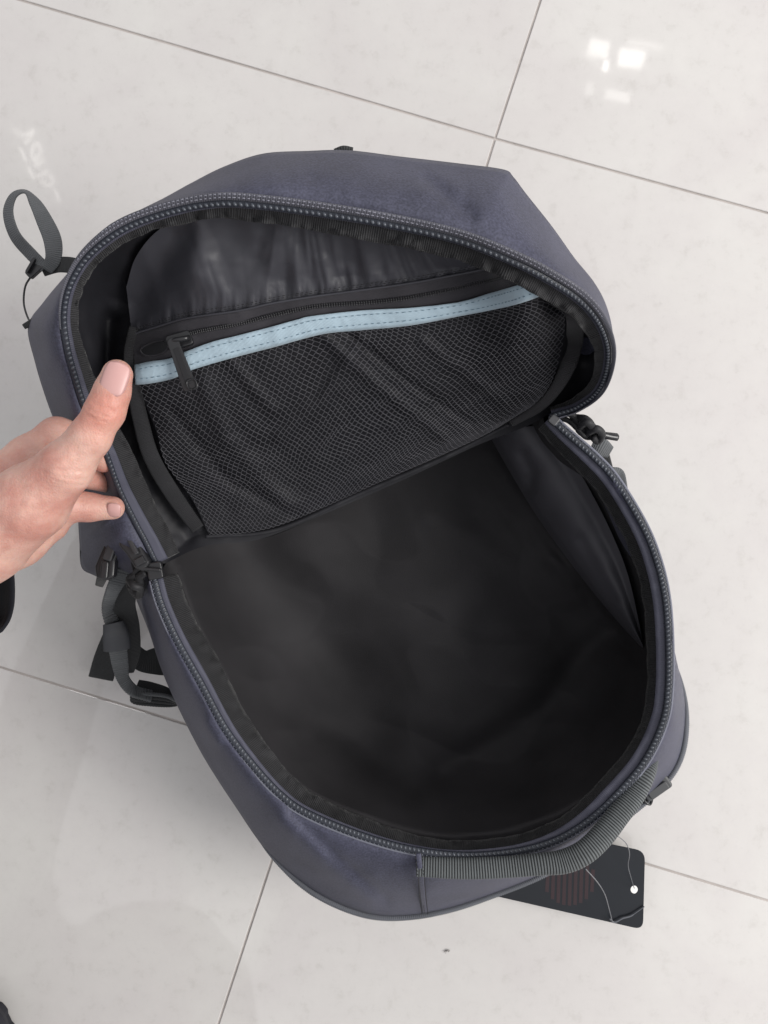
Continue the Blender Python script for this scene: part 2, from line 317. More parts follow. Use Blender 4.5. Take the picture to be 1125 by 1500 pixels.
Sw = at3(S0); cen = Sw.mean(0)
for k, z in ((.98, .075), (.95, .04), (.9, .012), (.82, .002)):
    q = cen + (Sw - cen) * k; q[:, 2] = z; rows.append(q)
q = cen + (Sw - cen) * .02; q[:, 2] = .002; rows.append(q)
grid('body', np.array(rows), M['shell'], bag, closed=True, flip=True)
# base piping along the seam
W = wspl(at3(SIL[int(np.argmin(np.hypot(SIL[:,0]-993, SIL[:,1]-975))):int(np.argmin(np.hypot(SIL[:,0]-375, SIL[:,1]-1225)))]), 900); W = W + (W - cen) * np.array([.006, .006, 0]) * np.interp(np.arange(900), [0, 120, 780, 899], [-.6, 1, 1, -.8])[:, None]
rb = 1 + .16 * np.sin(np.arange(900) * 2 * PI / 3.0); env = np.interp(np.arange(900), [0, 90, 810, 899], [.25, 1, 1, .2])
sweep('piping', W, .0026 * rb * env, .0030 * rb * env, fabric('grey_mesh_piping', (.10, .105, .12), .7, 900, .5, .2, .1), bag, n=8)
stitches('stitching', np.array([(x, y, z) for x, y, z in zip(np.linspace(613, 621, 20), np.linspace(1262, 1330, 20), np.linspace(.185, .122, 20))]), M['threaddark'], bag, pitch=.0028, lift=.004, wd=.0003)
# ------------------------------------------------------------------ main rim zip
def teeth_row(name, px, parent, n_out, pitch=.00295):
    W = at3(px); mb = MB()
    T_, S_, U_ = frames(W)
    beads(mb, W + U_ * .0006, pitch, .00112, .00155 if n_out > 0 else .00125, .0011, skew=.3, side=.0004)
    if n_out > 0: beads(mb, W, pitch, .0007, .0007, .0010, skew=-.4, side=-.0021 * n_out)
    sweep('zipper_coil', W, .0024 if n_out > 0 else .0019, .0011, M['navy'], parent, n=10)
    return stuff(mb.build(name, M['teeth'], parent))
def strip(name, A, B, mat, parent, nr=5, ruff=0, thick=.0007, zz=None, rs=0):
    P = []
    for t in np.linspace(0, 1, nr):
        c = A * (1 - t) + B * t; z = c[:, 2] + (ruff * t * fbm(c[:, 0] / 14, c[:, 1] / 14, 5 + rs))
        P.append(at(c[:, 0], c[:, 1], z))
    return grid(name, np.array(P), mat, parent, thick=thick)
ti = np.linspace(0, 1, 420)
win = np.interp(ti, [0, .05, .2, .42, .52, .6, .75, .85, 1], [8, 12, 15, 15, 6, 3, 5, 9, 9])
A = offs(RIM, 6); B = offs(RIM, -win - 4)
A[:, 2] -= .0012; B[:, 2] -= .0035
strip('zipper_tape', A, B, M['tape'], bag, ruff=.001)
wb = np.interp(ti, [0, .1, .3, .45, .6, .75, .9, 1], [18, 20, 16, 17, 18, 26, 30, 26]) + 3 * fbm(ti * 60, ti * 0 + 3, 2)
A = offs(RIM, -win - 1); A[:, 2] -= .0062; B2 = offs(RIM, -win - wb); B2[:, 2] -= .022
strip('binding', A, B2, M['bind'], bag, nr=6, ruff=.009)
teeth_row('zipper_teeth', RIM, bag, 1)
c = offs(RIM, 6.5); sweep('tape_edge', wspl(at3(c), 500), .0010, .0007, fabric('light_slate_tape_edge', (.15, .155, .19), .6, 1200, .3, .15), bag, n=6)
stitches('stitching', offs(RIM, 4.6), M['thread'], bag, pitch=.0026)
# ------------------------------------------------------------------ main compartment lining
zmain = rbf([(806, 630, .17), (870, 690, .165), (930, 780, .160), (952, 860, .155), (958, 960, .150), (950, 1040, .150), (915, 1110, .150), (850, 1165, .150), (780, 1200, .152), (700, 1215, .152), (610, 1210, .152), (530, 1185, .152), (440, 1140, .152), (380, 1075, .155), (330, 985, .158), (290, 910, .16), (262, 850, .165),
             (735, 640, .085), (800, 735, .078), (880, 850, .075), (930, 940, .085), (905, 1010, .075), (850, 1080, .070), (760, 1140, .070), (650, 1150, .072), (540, 1120, .075), (450, 1050, .080), (390, 960, .085), (340, 870, .09), (320, 800, .09),
             (600, 950, .050), (500, 850, .055), (700, 850, .050), (650, 720, .06), (560, 740, .06), (450, 780, .07), (760, 1000, .052), (620, 1060, .054)])
MR = np.vstack([offs(RIM, -12), spl([(240, 830, 0), (300, 740, 0), (500, 660, 0), (720, 590, 0), (795, 605, 0)], 60)])[:, :2]
cc = np.array([620., 900.]); P = []
for t in np.linspace(0, 1, 90):
    q = MR * (1 - t) + cc * t; x, y = q[:, 0], q[:, 1]
    z = zmain(x, y)
    fl = min(1, t * 6)
    z = z + fl * (.010 * fbm(x / 150, y / 120, 11, 2) + .012 * np.abs(vnoise(x / 120 + y / 260, y / 95 - x / 300, 13)) - .007 * np.abs(vnoise(x / 70 - y / 150, y / 60, 14)))
    z = z + seg(x, y, [(740, 655), (800, 740), (870, 830), (905, 880)], 30, .008) + seg(x, y, [(720, 660), (790, 760), (850, 850), (930, 960)], 14, -.010)
    z = z + seg(x, y, [(760, 660), (775, 690)], 9, -.006)
    z = z + seg(x, y, [(630, 760), (700, 790), (780, 850), (850, 880)], 20, .003) + seg(x, y, [(810, 820), (840, 850)], 12, .004)
    z = z + seg(x, y, [(470, 1070), (520, 1090), (560, 1120), (600, 1160)], 20, -.005) + seg(x, y, [(650, 1130), (720, 1085), (790, 1040), (850, 960), (900, 920)], 20, -.006)
    z = z + seg(x, y, [(600, 1100), (680, 1080), (760, 1020), (830, 960)], 34, .003)
    z = z + seg(x, y, [(800, 1110), (860, 1090), (900, 1110)], 20, .002) + seg(x, y, [(420, 800), (480, 850), (600, 890)], 24, .002)
    z = np.minimum(z, .160)
    P.append(at(x, y, z))
grid('main_lining', np.array(P), M['lining'], bag, closed=True)
zs_ = rbf([(722, 636, .118), (790, 745, .108), (862, 850, .104), (942, 950, .105), (806, 636, .150), (860, 705, .146), (905, 790, .140), (938, 890, .135)])
a = spl([(722, 630), (760, 695), (800, 760), (862, 848), (905, 905), (942, 950)], 120); b = spl([(800, 622), (835, 670), (868, 725), (900, 790), (922, 850), (942, 940)], 120); P = []
for t in np.linspace(-.12, 1, 26):
    c = a * (1 - t) + b * t; x, y = c[:, 0], c[:, 1]; e = max(0, -t) * 8
    z = zs_(x, y) - e * .012 + .010 * math.sin(PI * np.clip(t * 1.25, 0, 1)) + .005 * fbm(x / 60, y / 50, 91, 2) + seg(x, y, [(765, 665), (778, 690), (775, 715)], 9, -.006) + seg(x, y, [(850, 790), (900, 880)], 9, -.003) + seg(x, y, [(812, 800), (838, 838)], 6, .004)
    P.append(at(x, y, z))
grid('lit_side_lining', np.array(P), M['lit_lining'], bag)  # lit strip of the side wall lining, its brightness painted by a lighter nylon
# ------------------------------------------------------------------ flap shell
def dense(a, b, t): return a * (1 - t) + b * t
Z0 = offs(ZIP, 4); rows = []
Z0[:, 2] -= .0005
for t in np.linspace(0, 1, 18):
    c = dense(Z0, OUT, t); pf = math.sin(PI * t)
    z = Z0[:, 2] * (1 - t ** 1.6) + OUT[:, 2] * t ** 1.6 + pf * .008 + pf * .005 * fbm(c[:, 0] / 70, c[:, 1] / 70, 21)
    z = z + seg(c[:, 0], c[:, 1], [(625, 262), (660, 290), (690, 318)], 10, -.004 * pf) + seg(c[:, 0], c[:, 1], [(60, 480), (70, 520), (60, 560)], 14, .006 * pf)
    z = z + seg(c[:, 0], c[:, 1], [(118, 795), (160, 760)], 6, .005 * pf) - seg(c[:, 0], c[:, 1], [(60, 660), (150, 700)], 40, .03 * pf)
    z = z + math.exp(-((t - .28) / .12) ** 2) * .0010 * fbm(np.arange(420) / 5., np.arange(420) * 0 + t * 3, 77) + pf * (.0022 * np.abs(vnoise(c[:, 0] / 45, c[:, 1] / 30, 78)))
    rows.append(at(c[:, 0], c[:, 1], z))
Ow = at3(OUT); fc = np.array([-.03, .06, .09])
for k, dz in ((.97, .012), (.9, .03), (.7, .06), (.4, .08), (.02, .09)):
    q = fc + (Ow - fc) * k; q[:, 2] = np.maximum(.01, Ow[:, 2] - dz - (1 - k) * .05); rows.append(q)
grid('flap_shell', np.array(rows), M['shell'], bag)
# flat double stitched band beside the zip
A = offs(ZIP, 5); B = offs(ZIP, 15)
for q, dz in ((A, .0005), (B, 0)): q[:, 2] += dz
t_ = .075
B[:, 2] = A[:, 2] + .0045; A[:, 2] += .0018
kk = np.clip(np.minimum((414 - np.arange(420)) / 60., (np.arange(420) - 103) / 50.), 0.12, 1)[:, None]; B = A * (1 - kk) + B * kk
strip('zipper_tape', A[105:414], B[105:414], fabric('grey_stitched_band', (.085, .086, .105), .65, 1200, .4, .2, .05, .3, weave=260, wcol=.3), bag, nr=4, thick=.001)
stitches('stitching', offs(A, 3)[135:365], fabric('light_thread', (.18, .18, .215), .6), bag, pitch=.0024, ln=.0008, wd=.0003, lift=.0024)
stitches('stitching', offs(A, 8)[150:360], bpy.data.materials['light_thread'], bag, pitch=.0024, ln=.0008, wd=.0003, lift=.0046)
# inner tape and binding
wz = np.interp(ti, [0, .1, .25, .4, .5, .6, .75, .9, 1], [16, 12, 7, 5, 3, 3, 3, 4, 5])
A = offs(ZIP, 3); B = offs(ZIP, -wz - 3); A[:, 2] -= .0012; B[:, 2] -= .004
strip('zipper_tape', A, B, M['tape'], bag, ruff=.001)
wbz = np.interp(ti, [0, .1, .25, .33, .4, .5, .6, .75, .85, .95, 1], [22, 26, 14, 14, 14, 22, 26, 25, 24, 14, 8]) + 4 * fbm(ti * 45, ti * 0 + 9, 2)
A = offs(ZIP, -wz); A[:, 2] -= .0058; B = offs(ZIP, -wz - wbz); B[:, 2] -= .012
strip('binding', A, B, M['bind'], bag, nr=6, ruff=.008, rs=3)
teeth_row('zipper_teeth', ZIP, bag, -1)
ppx = spl([(121, 806, .140), (124, 826, .135), (138, 837, .135), (160, 845, .140), (188, 846, .15)], 60); sweep('piping', at3(ppx), .0022, .0022, M['webdark'], bag, n=8)
# ------------------------------------------------------------------ flap lining
zflap = rbf([(229, 826, .180), (180, 716, .205), (135, 600, .240), (112, 500, .262), (118, 420, .278), (150, 375, .288), (210, 345, .292), (300, 325, .295), (450, 330, .298), (563, 347, .298), (660, 370, .298), (740, 400, .296), (800, 430, .288), (850, 470, .262), (870, 520, .205), (855, 570, .185), (800, 600, .18),
             (165, 560, .222), (160, 450, .240), (200, 400, .262), (185, 640, .205), (230, 740, .175), (853, 500, .198),
             (200, 555, .240), (230, 660, .205), (300, 770, .162), (405, 765, .152), (530, 710, .150), (650, 660, .155), (740, 615, .168), (800, 560, .205), (822, 500, .235), (805, 430, .27),
             (300, 500, .252), (450, 460, .262), (600, 430, .268), (720, 410, .275), (300, 620, .215), (450, 600, .212), (600, 560, .218), (720, 520, .232), (500, 520, .240), (300, 420, .272), (450, 400, .278), (600, 380, .283)])
HB = spl([(805, 606, 0), (770, 625, 0), (700, 652, 0), (586, 705, 0), (470, 755, 0), (380, 790, 0), (300, 800, 0), (240, 826, 0)], 80)
FR = np.vstack([offs(ZIP, -8), HB])[:, :2]; cc = np.array([480., 560.]); P = []
satin_folds = [([(395, 335), (410, 380), (440, 425)], 9, .006), ([(440, 340), (430, 390), (470, 420)], 7, -.006), ([(505, 345), (520, 385), (512, 412)], 8, .008), ([(545, 345), (535, 390)], 7, -.007),
               ([(575, 350), (560, 385)], 8, .007), ([(620, 355), (600, 390), (590, 402)], 7, -.006), ([(650, 365), (630, 395)], 8, .006), ([(330, 330), (350, 400), (400, 432)], 12, .006), ([(250, 345), (225, 400), (205, 450)], 14, -.012),
               ([(290, 330), (280, 400), (300, 440)], 10, -.005), ([(680, 370), (675, 390)], 7, .005)]
for t in np.linspace(0, 1, 80):
    q = FR * (1 - t) + cc * t; x, y = q[:, 0], q[:, 1]; fl = min(1, t * 8)
    z = zflap(x, y) + fl * (.005 * fbm(x / 50, y / 60, 31) + .002 * fbm(x / 18, y / 22, 32)) - .004 * fl
    z = z + fl * seg(x, y, [(160, 470), (150, 540)], 14, -.010) + fl * seg(x, y, [(130, 400), (125, 470), (150, 540)], 10, .006)
    P.append(at(x, y, z))
grid('flap_lining', np.array(P), M['gusset'], bag, closed=True)
def patch(name, T, Bm, mat, nu, nv, lift, extra=None, thick=0, zf=zflap):
    a = spl(T, nu); b = spl(Bm, nu); P = []
    for t in np.linspace(0, 1, nv):
        c = a * (1 - t) + b * t; x, y = c[:, 0], c[:, 1]; z = zf(x, y) + lift
        if extra is not None: z = z + extra(x, y, t)
        P.append(at(x, y, z))
    return grid(name, np.array(P), mat, bag, thick=thick)
def satin_extra(x, y, t):
    e = min(1, (1 - t) * 4 + .12); z = 0; pk = math.exp(-((1 - t) / .16) ** 2) * .0022 * np.abs(vnoise(x / 4.5, y * 0 + 1.5, 48))
    q = x - (y - 440) * (.35 + 1.3 * vnoise(x / 80, y * 0 + 3.3, 47)); am = np.interp(x, [190, 330, 430, 720], [.2, .5, 1, .8])
    z = .0115 * am * (vnoise(q / 23, y / 160, 43) - .6 * np.abs(vnoise(q / 31, y / 120, 44))) + seg(x, y, [(255, 345), (235, 380), (205, 440)], 26, -.0045) + seg(x, y, [(300, 320), (285, 400)], 24, .004)
    z = z + am * .0032 * np.abs(vnoise(q / 12, y / 55, 45)) * np.interp(y - (489 - .17 * (x - 190)), [-110, -60, 0], [.5, .7, 1.2]) + .0012 * am * vnoise(x / 14 + y / 30, y / 12, 46)
    return pk + e * (z + .004 * fbm(x / 60, y / 80, 41, 2)) + (1 - e) * .0006 * np.sin(x / 3.4)
SEAM = [(193, 489), (232, 477), (274, 465), (350, 454), (400, 443), (462, 433), (507, 427), (600, 414), (665, 402), (723, 391), (768, 384)]
TOPB = [(185, 420), (200, 375), (235, 335), (290, 312), (350, 308), (450, 318), (563, 337), (640, 352), (700, 366), (745, 380), (775, 392)]
patch('upper_lining_panel', TOPB, SEAM, M['satin'], 260, 60, .004, satin_extra)
SEAMa = [(x, y - 4) for x, y in SEAM]
BT = [(198, 535), (221, 530), (247, 526), (273, 515), (310, 501), (350, 491), (400, 478), (436, 468), (457, 463), (528, 455), (600, 451), (670, 443), (723, 428), (787, 409)]
BB = [(199, 563), (221, 561), (253, 554), (282, 541), (350, 521), (400, 508), (471, 489), (528, 483), (600, 476), (670, 463), (750, 447), (809, 426)]
wav = lambda x, y, t: .0012 * fbm(x / 30, y / 30, 51)
patch('pocket_zipper_tape', [(x, y) for x, y in SEAM], [(x, y + 2) for x, y in BT], M['ptape'], 260, 8, .0045, wav, thick=.0008)
patch('blue_trim', BT, BB, M['blue'], 260, 6, .0075, lambda x, y, t: .0012 * fbm(x / 22, y / 22, 52) + .0008 * math.sin(PI * t), thick=.0012)
def on(pts, n, lift, zf=zflap):
    s = spl(pts, n); z = zf(s[:, 0], s[:, 1]) + lift; return np.c_[s, z]
a, b = spl(BT, 200), spl(BB, 200)
for t in (.24, .74):
    c = a * (1 - t) + b * t; stitches('stitching', np.c_[c, zflap(c[:, 0], c[:, 1]) + .0088][3:-6], M['bluestitch'], bag, pitch=.0036, ln=.0011, wd=.00022, lift=.0005)
stitches('stitching', on(SEAMa, 200, .0062), M['threaddark'], bag, pitch=.0026, ln=.0009, wd=.00028, lift=.0006)
stitches('stitching', on([(x, y - 7) for x, y in SEAM], 200, .006), M['threaddark'], bag, pitch=.0026, ln=.0009, wd=.00025, lift=.001)
sweep('seam_cord', at3(on([(x, y + 1) for x, y in SEAM], 200, .006)), .0007, .0007, M['satin'], bag, n=6)
COIL = [(240, 503), (280, 488), (350, 474), (400, 462), (460, 449), (542, 443), (600, 436), (670, 422), (750, 401), (790, 392)]
mb = MB(); cw = at3(on(COIL, 240, .0057)); beads(mb, cw, .0014, .00042, .0009, .0005, side=.0006); beads(mb, cw, .0014, .00042, .0009, .0005, side=-.0006, skew=.3)
stuff(mb.build('pocket_zipper_coil', M['coil'], bag))
# black patch on the tape, painted shade for the pocket zip's open end
s = spl([(206, 512), (222, 502), (243, 499), (246, 508), (236, 518), (214, 521)], 40, closed=True); mb = MB()
sw = np.c_[s, zflap(s[:, 0], s[:, 1]) + .0056]; V = np.vstack([at3(sw), at(226, 511, zflap(226, 511) + .0056)[None]])
mesh('slot_shade', V, [(i, (i + 1) % 40, 40) for i in range(40)], M['threaddark'], bag)
sweep('slot_edge', np.vstack([at3(sw), at3(sw)[:1]]), .0006, .0006, M['ptape'], bag, n=6)
# ------------------------------------------------------------------ net pocket
NT_, NB_ = spl([(x, y - 3) for x, y in BB], 400), spl([(306, 783), (350, 782), (405, 771), (470, 745), (530, 718), (586, 693), (650, 665), (710, 637), (752, 612)], 400)
NL = spl([(200, 560), (212, 590), (230, 635), (243, 679), (280, 729), (306, 783)], 200); NR = spl([(809, 424), (825, 442), (828, 487), (821, 522), (806, 563), (784, 591), (752, 612)], 200)
def smp(Cv, t): f = np.clip(t, 0, 1) * (len(Cv) - 1); i = np.floor(f).astype(int); i = np.minimum(i, len(Cv) - 2); r = (f - i)[..., None]; return Cv[i] * (1 - r) + Cv[i + 1] * r
def coons(u, v):
    T, B_, L_, R_ = smp(NT_, u), smp(NB_, u), smp(NL, v), smp(NR, v); u = u[..., None]; v = v[..., None]
    return (1 - v) * T + v * B_ + (1 - u) * L_ + u * R_ - ((1 - u) * (1 - v) * NT_[0] + u * (1 - v) * NT_[-1] + (1 - u) * v * NB_[0] + u * v * NB_[-1])
def netfold(x, y):
    z = .004 * fbm(x / 70, y / 60, 61) + .0030 * np.abs(vnoise(x / 34 - y / 50, y / 60 + x / 90, 62)) + .0018 * np.abs(vnoise(x / 22 + y / 30, y / 26, 63))
    for s in ([(470, 490), (560, 570), (650, 640)], 9, .005), ([(500, 480), (600, 560), (690, 620)], 6, -.004), ([(410, 640), (470, 590), (530, 500)], 10, .005), ([(300, 560), (330, 640), (420, 740)], 14, .005), ([(250, 600), (330, 700), (440, 760)], 9, -.004), ([(330, 520), (400, 600)], 9, .004), ([(620, 500), (740, 590)], 9, .004):
        z = z + seg(x, y, *s)
    return z
NU, NV = 70, 52
V = []; idx = {}
def node(i, j):   # honeycomb lattice: two nodes per cell
    k = (i, j)
    if k not in idx:
        u = (i + .5 * (j % 2 == 0) * 0) / (2 * NU); v = j / NV; idx[k] = len(V); V.append((u, v, (i + j) % 2))
    return idx[k]
E = []
for j in range(NV + 1):
    for i in range(2 * NU + 1):
        a_ = node(i, j)
        if i < 2 * NU: E.append((a_, node(i + 1, j)))
        if (i + j) % 2 == 0 and j < NV: E.append((a_, node(i, j + 1)))
V = np.array(V); u = V[:, 0] + .016 * fbm(V[:, 0] * 9 + V[:, 1] * 5, V[:, 1] * 7, 71) * np.sin(PI * V[:, 0]); v = V[:, 1] ** .92
v = v + (.5 - V[:, 2]) * (.80 / NV) + .04 * fbm(V[:, 0] * 9 - V[:, 1] * 4, V[:, 1] * 5, 72) * np.sin(PI * V[:, 1]); u = u + .25 * (1 / NU) * np.sin(V[:, 1] * 9 + V[:, 0] * 14)
u = np.clip(u, 0, 1); v = np.clip(v, 0, 1)
p = coons(u, v); zz = zflap(p[:, 0], p[:, 1]); edge = np.minimum(1, np.minimum(np.minimum(u, 1 - u) * 12, np.minimum(v, 1 - v) * 10))
W = at(p[:, 0], p[:, 1], zz + .005 + edge * (.004 + netfold(p[:, 0], p[:, 1])))
E = np.array(E); a_, b_ = W[E[:, 0]], W[E[:, 1]]; T = b_ - a_; Ln = np.linalg.norm(T, axis=1); ok = Ln > 1e-5; a_, b_, T = a_[ok], b_[ok], T[ok] / Ln[ok][:, None]
U = CO - a_; U -= (U * T).sum(1)[:, None] * T; U /= np.linalg.norm(U, axis=1)[:, None]; S = np.cross(T, U); r_ = .00024
n = len(a_); ring = [U * r_, (-.5 * U + .87 * S) * r_, (-.5 * U - .87 * S) * r_]
VV = np.stack([a_ + x for x in ring] + [b_ + x for x in ring], 1).reshape(-1, 3); o6 = np.arange(n)[:, None] * 6
FF = np.vstack([o6 + np.array([0, 1, 4, 3]), o6 + np.array([1, 2, 5, 4]), o6 + np.array([2, 0, 3, 5])])
stuff(mesh('pocket_net', VV, FF.tolist(), M['net'], bag, smooth=True))
# cloth seen through the net
def bext(x, y, t): return -.003 + .7 * netfold(x, y) + .003 * fbm(x / 34, y / 30, 81)
uu, vv = np.meshgrid(np.linspace(0, 1, 170), np.linspace(0, 1, 90)); q = coons(uu, vv)
grid('pocket_backing', at(q[..., 0], q[..., 1], zflap(q[..., 0], q[..., 1]) + .0025 + .6 * netfold(q[..., 0], q[..., 1]) - .002), M['gusset'], bag)
# edging round the pocket
def edging(name, pts, hw, lift, mat, zf=zflap, n=120, th=.0012):
    s = on(pts, n, lift, zf); s[:, 2] += .0012 * fbm(s[:, 0] / 20, s[:, 1] / 20, 91); W = at3(s); d = (CAMH - s[:, 2]) / FPX
    h = np.interp(np.linspace(0, 1, n), np.linspace(0, 1, len(hw)), hw) * d
    return sweep(name, W, h, th, mat, bag, n=10, sq=.5)
edging('pocket_edging', [(197, 480), (190, 520), (196, 565), (207, 620), (222, 670), (252, 722), (290, 775)], [8, 9, 11, 12, 12, 12, 10], .006, M['edge_dark'])
edging('pocket_edging', [(812, 430), (838, 455), (842, 490), (834, 530), (815, 568), (790, 596), (750, 620)], [6, 12, 13, 12, 9, 7, 5], .006, M['pocketbind'])
edging('hinge_edging', [(300, 786), (405, 776), (530, 722), (650, 670), (745, 622)], [2.5, 3, 3, 3, 2.5], .004, M['gusset'])
# skirt from the flap bottom down into the compartment
h2 = on([(240, 826), (300, 790), (380, 790), (470, 755), (586, 705), (700, 652), (770, 622), (803, 606)], 100, -.003)
P = [at(h2[:, 0], h2[:, 1] - k * 14, h2[:, 2] * (1 - k) + k * .07) for k in np.linspace(0, 1, 6)]
grid('hinge_wall', np.array(P), M['lining'], bag)
# ------------------------------------------------------------------ pocket zip slider
def d2m(z): return (CAMH - z) / FPX
def slab(name, outline, z0, z1, mat, parent, ztilt=None, bevel=.0006, hole=None):
    """prism with a px outline; heights z0..z1 (ztilt adds a slope function)"""
    o = np.asarray(outline, float); zt = ztilt(o[:, 0], o[:, 1]) if ztilt else 0
    lo, hi = at(o[:, 0], o[:, 1], z0 + zt), at(o[:, 0], o[:, 1], z1 + zt); lo[:, :2] = hi[:, :2]; n = len(o)
    F = [tuple(range(n, 2 * n))[::-1], tuple(range(n))] + [(i, n + i, n + (i + 1) % n, (i + 1) % n) for i in range(n)]
    ob = mesh(name, np.vstack([lo, hi]), F, mat, parent, smooth=False)
    import bmesh
    bm = bmesh.new(); bm.from_mesh(ob.data); bmesh.ops.recalc_face_normals(bm, faces=bm.faces); bm.to_mesh(ob.data); bm.free()
    if bevel:
        m = ob.modifiers.new('bevel', 'BEVEL'); m.width = bevel; m.segments = 3; m.limit_method = 'ANGLE'; m.angle_limit = .6
    return ob
def rrect(cx, cy, L, Wd, ang, r=3, n=4, taper=0):
    pts = []
    for sx, sy, a0 in ((1, 1, 0), (-1, 1, 90), (-1, -1, 180), (1, -1, 270)):
        for k in range(n + 1):
            a = math.radians(a0 + 90 * k / n); pts.append(((L / 2 - r) * sx + r * math.cos(a), (Wd / 2 * (1 + taper * sx) - r) * sy + r * math.sin(a)))
    ca, sa = math.cos(math.radians(ang)), math.sin(math.radians(ang))
    return [(cx + x * ca - y * sa, cy + x * sa + y * ca) for x, y in pts]
zs = float(zflap(260, 500)) + .008
slider = thing('x', 'x', 'x'); C.objects.unlink(slider); bpy.data.objects.remove(slider)
sl = slab('pocket_zipper_slider', rrect(262, 498, 38, 22, -16, 5), zs - .002, zs + .0015, M['black'], bag)
brd = sweep('slider_bridge', at3(spl([(248, 501, zs + .001), (252, 499, zs + .005), (262, 497, zs + .006), (273, 495, zs + .005), (277, 494, zs + .001)], 24)), .0014, .0011, M['black'], sl, n=10)
pl = slab('slider_puller', rrect(265, 533, 82, 19, 70, 6, 4, .12), zs + .0045, zs + .0062, M['black'], sl, ztilt=lambda x, y: -(y - 500) * .00006, bevel=.0005)
slab('puller_recess', rrect(267, 536, 56, 9, 70, 3, 4), zs + .0061, zs + .0066, plastic('matte_black', (.009, .009, .011), .6), sl, ztilt=lambda x, y: -(y - 500) * .00006, bevel=.0002)
sweep('puller_ring', at3([(x, y, zs + .0068 - (y - 500) * .00006) for x, y in rrect(281, 563, 15, 14, 70, 5)] + [(rrect(281, 563, 15, 14, 70, 5)[0][0], rrect(281, 563, 15, 14, 70, 5)[0][1], zs + .003)]), .0006, .0006, M['black'], sl, n=6)
# ------------------------------------------------------------------ haul handle
hp = spl([(610, 1269, .1975, 14), (680, 1272, .200, 15), (740, 1270, .202, 15), (790, 1266, .204, 15.5), (825, 1262, .204, 17), (855, 1249, .204, 17), (882, 1224, .200, 17), (905, 1195, .195, 16), (928, 1166, .190, 15), (946, 1136, .186, 12), (957, 1110, .176, 8)], 900)
W = at3(hp[:, :3]); W = wspl(W, 900); hw = hp[:, 3] * d2m(hp[:, 2]); L = np.linspace(0, wlen(W), 900)
rib = np.abs(np.sin(L * PI / .0018)) ** .6
fl = np.interp(np.linspace(0, 1, 900), [0, .35, .5, .9, 1], [.0022, .004, .0062, .0055, .002])
sl_ = spl([(613, 1250, .1995), (615, 1270, .2005), (617, 1286, .195), (619, 1310, .165), (622, 1336, .112)], 60)
sweep('seam_fold', at3(sl_), .0018, .0006, M['shell'], bag, n=8, sq=.6)
for dx_ in (-4.5, 4.5): stitches('stitching', sl_ + np.array([dx_, 0, .0016]), M['threaddark'], bag, pitch=.0026, ln=.0009, wd=.00035, lift=.0012)
hd = sweep('carry_handle', W, hw * (.955 + .045 * rib), fl + .0009 * rib, M['rib'], bag, n=20, sq=.8)
stitches('stitching', np.array([(615, 1258, .192), (616, 1285, .190)]), M['threaddark'], bag, pitch=.0022, lift=.002)
# ------------------------------------------------------------------ straps
def ribbon(name, pts, mat, parent=bag, th=.0008, n=90, sq=.35, ribs=0):
    """pts: px, py, z, half width px, twist deg"""
    s = spl(pts, n); W = at3(s[:, :3]); h = s[:, 3] * d2m(s[:, 2]); t = th
    if ribs:
        L = np.r_[0, np.cumsum(np.linalg.norm(np.diff(W, axis=0), axis=1))]; k = np.abs(np.sin(L * PI / ribs)); h = h * (.95 + .05 * k); t = th * (.7 + .6 * k)
    return sweep(name, W, h, t, mat, parent, n=12, sq=sq, twist=s[:, 4])
# loop top left
ribbon('strap_loop', [(66, 392, .150, 8, 10), (45, 372, .152, 10, 30), (22, 345, .155, 11, 45), (12, 312, .158, 10, 50), (20, 287, .160, 8, 60), (38, 281, .160, 6, 70), (52, 298, .158, 9, 20), (66, 325, .156, 12, 5), (77, 352, .154, 13, 0), (78, 378, .152, 11, 0), (68, 396, .150, 8, 0)], M['web'])
ribbon('strap', [(62, 396, .146, 9, 0), (85, 388, .148, 11, 10), (110, 390, .15, 12, 0), (130, 400, .15, 12, 0)], M['webdark'])
bk = slab('strap_buckle', rrect(52, 392, 34, 13, -42, 3), .147, .151, M['black'], bag)
slab('buckle_bar', rrect(44, 388, 24, 4, -60, 2), .151, .154, M['black'], bk, bevel=.0004)
sweep('cord_loop', at3(spl([(46, 404, .149), (37, 420, .147), (35, 445, .148), (42, 468, .16), (50, 476, .19)], 40)), .0008, .0008, M['webdark'], bag, n=6)
ribbon('shell_tab', [(36, 478, .214, 4, 0), (50, 470, .218, 5, 0), (62, 460, .222, 5, 0)], M['webdark'], th=.0012)
ribbon('fabric_loop', [(490, 221, .281, 3, 0), (503, 217, .282, 3.5, 0), (517, 219, .281, 3, 0)], M['webdark'], th=.001)
# compression strap cluster on the left
ribbon('strap', [(205, 765, .180, 12, 0), (192, 785, .185, 14, 0), (172, 815, .180, 14, 0), (160, 842, .170, 12, 0)], M['black'], th=.0025, sq=.6)
ribbon('strap', [(188, 768, .195, 6, 0), (165, 812, .190, 8, 0), (152, 840, .184, 8, 0), (146, 856, .176, 6, 0)], M['webdark'], th=.002)
bk = slab('strap_buckle', [(160, 782), (174, 784), (178, 800), (168, 822), (166, 846), (152, 851), (140, 846), (138, 830), (148, 806)], .184, .192, M['black'], bag, bevel=.0015)
slab('buckle_bar', rrect(160, 808, 28, 13, -70, 3), .193, .196, plastic('worn_black_plastic', (.03, .03, .033), .45), bk, bevel=.001)
slab('buckle_bar', rrect(152, 835, 28, 11, -85, 4), .192, .1945, M['black'], bk, bevel=.001)
ribbon('webbing_strap', [(192, 764, .200, 7, 0), (196, 786, .196, 15, 0), (204, 812, .192, 15, 0), (208, 838, .186, 12, 0)], M['cord'], th=.002)
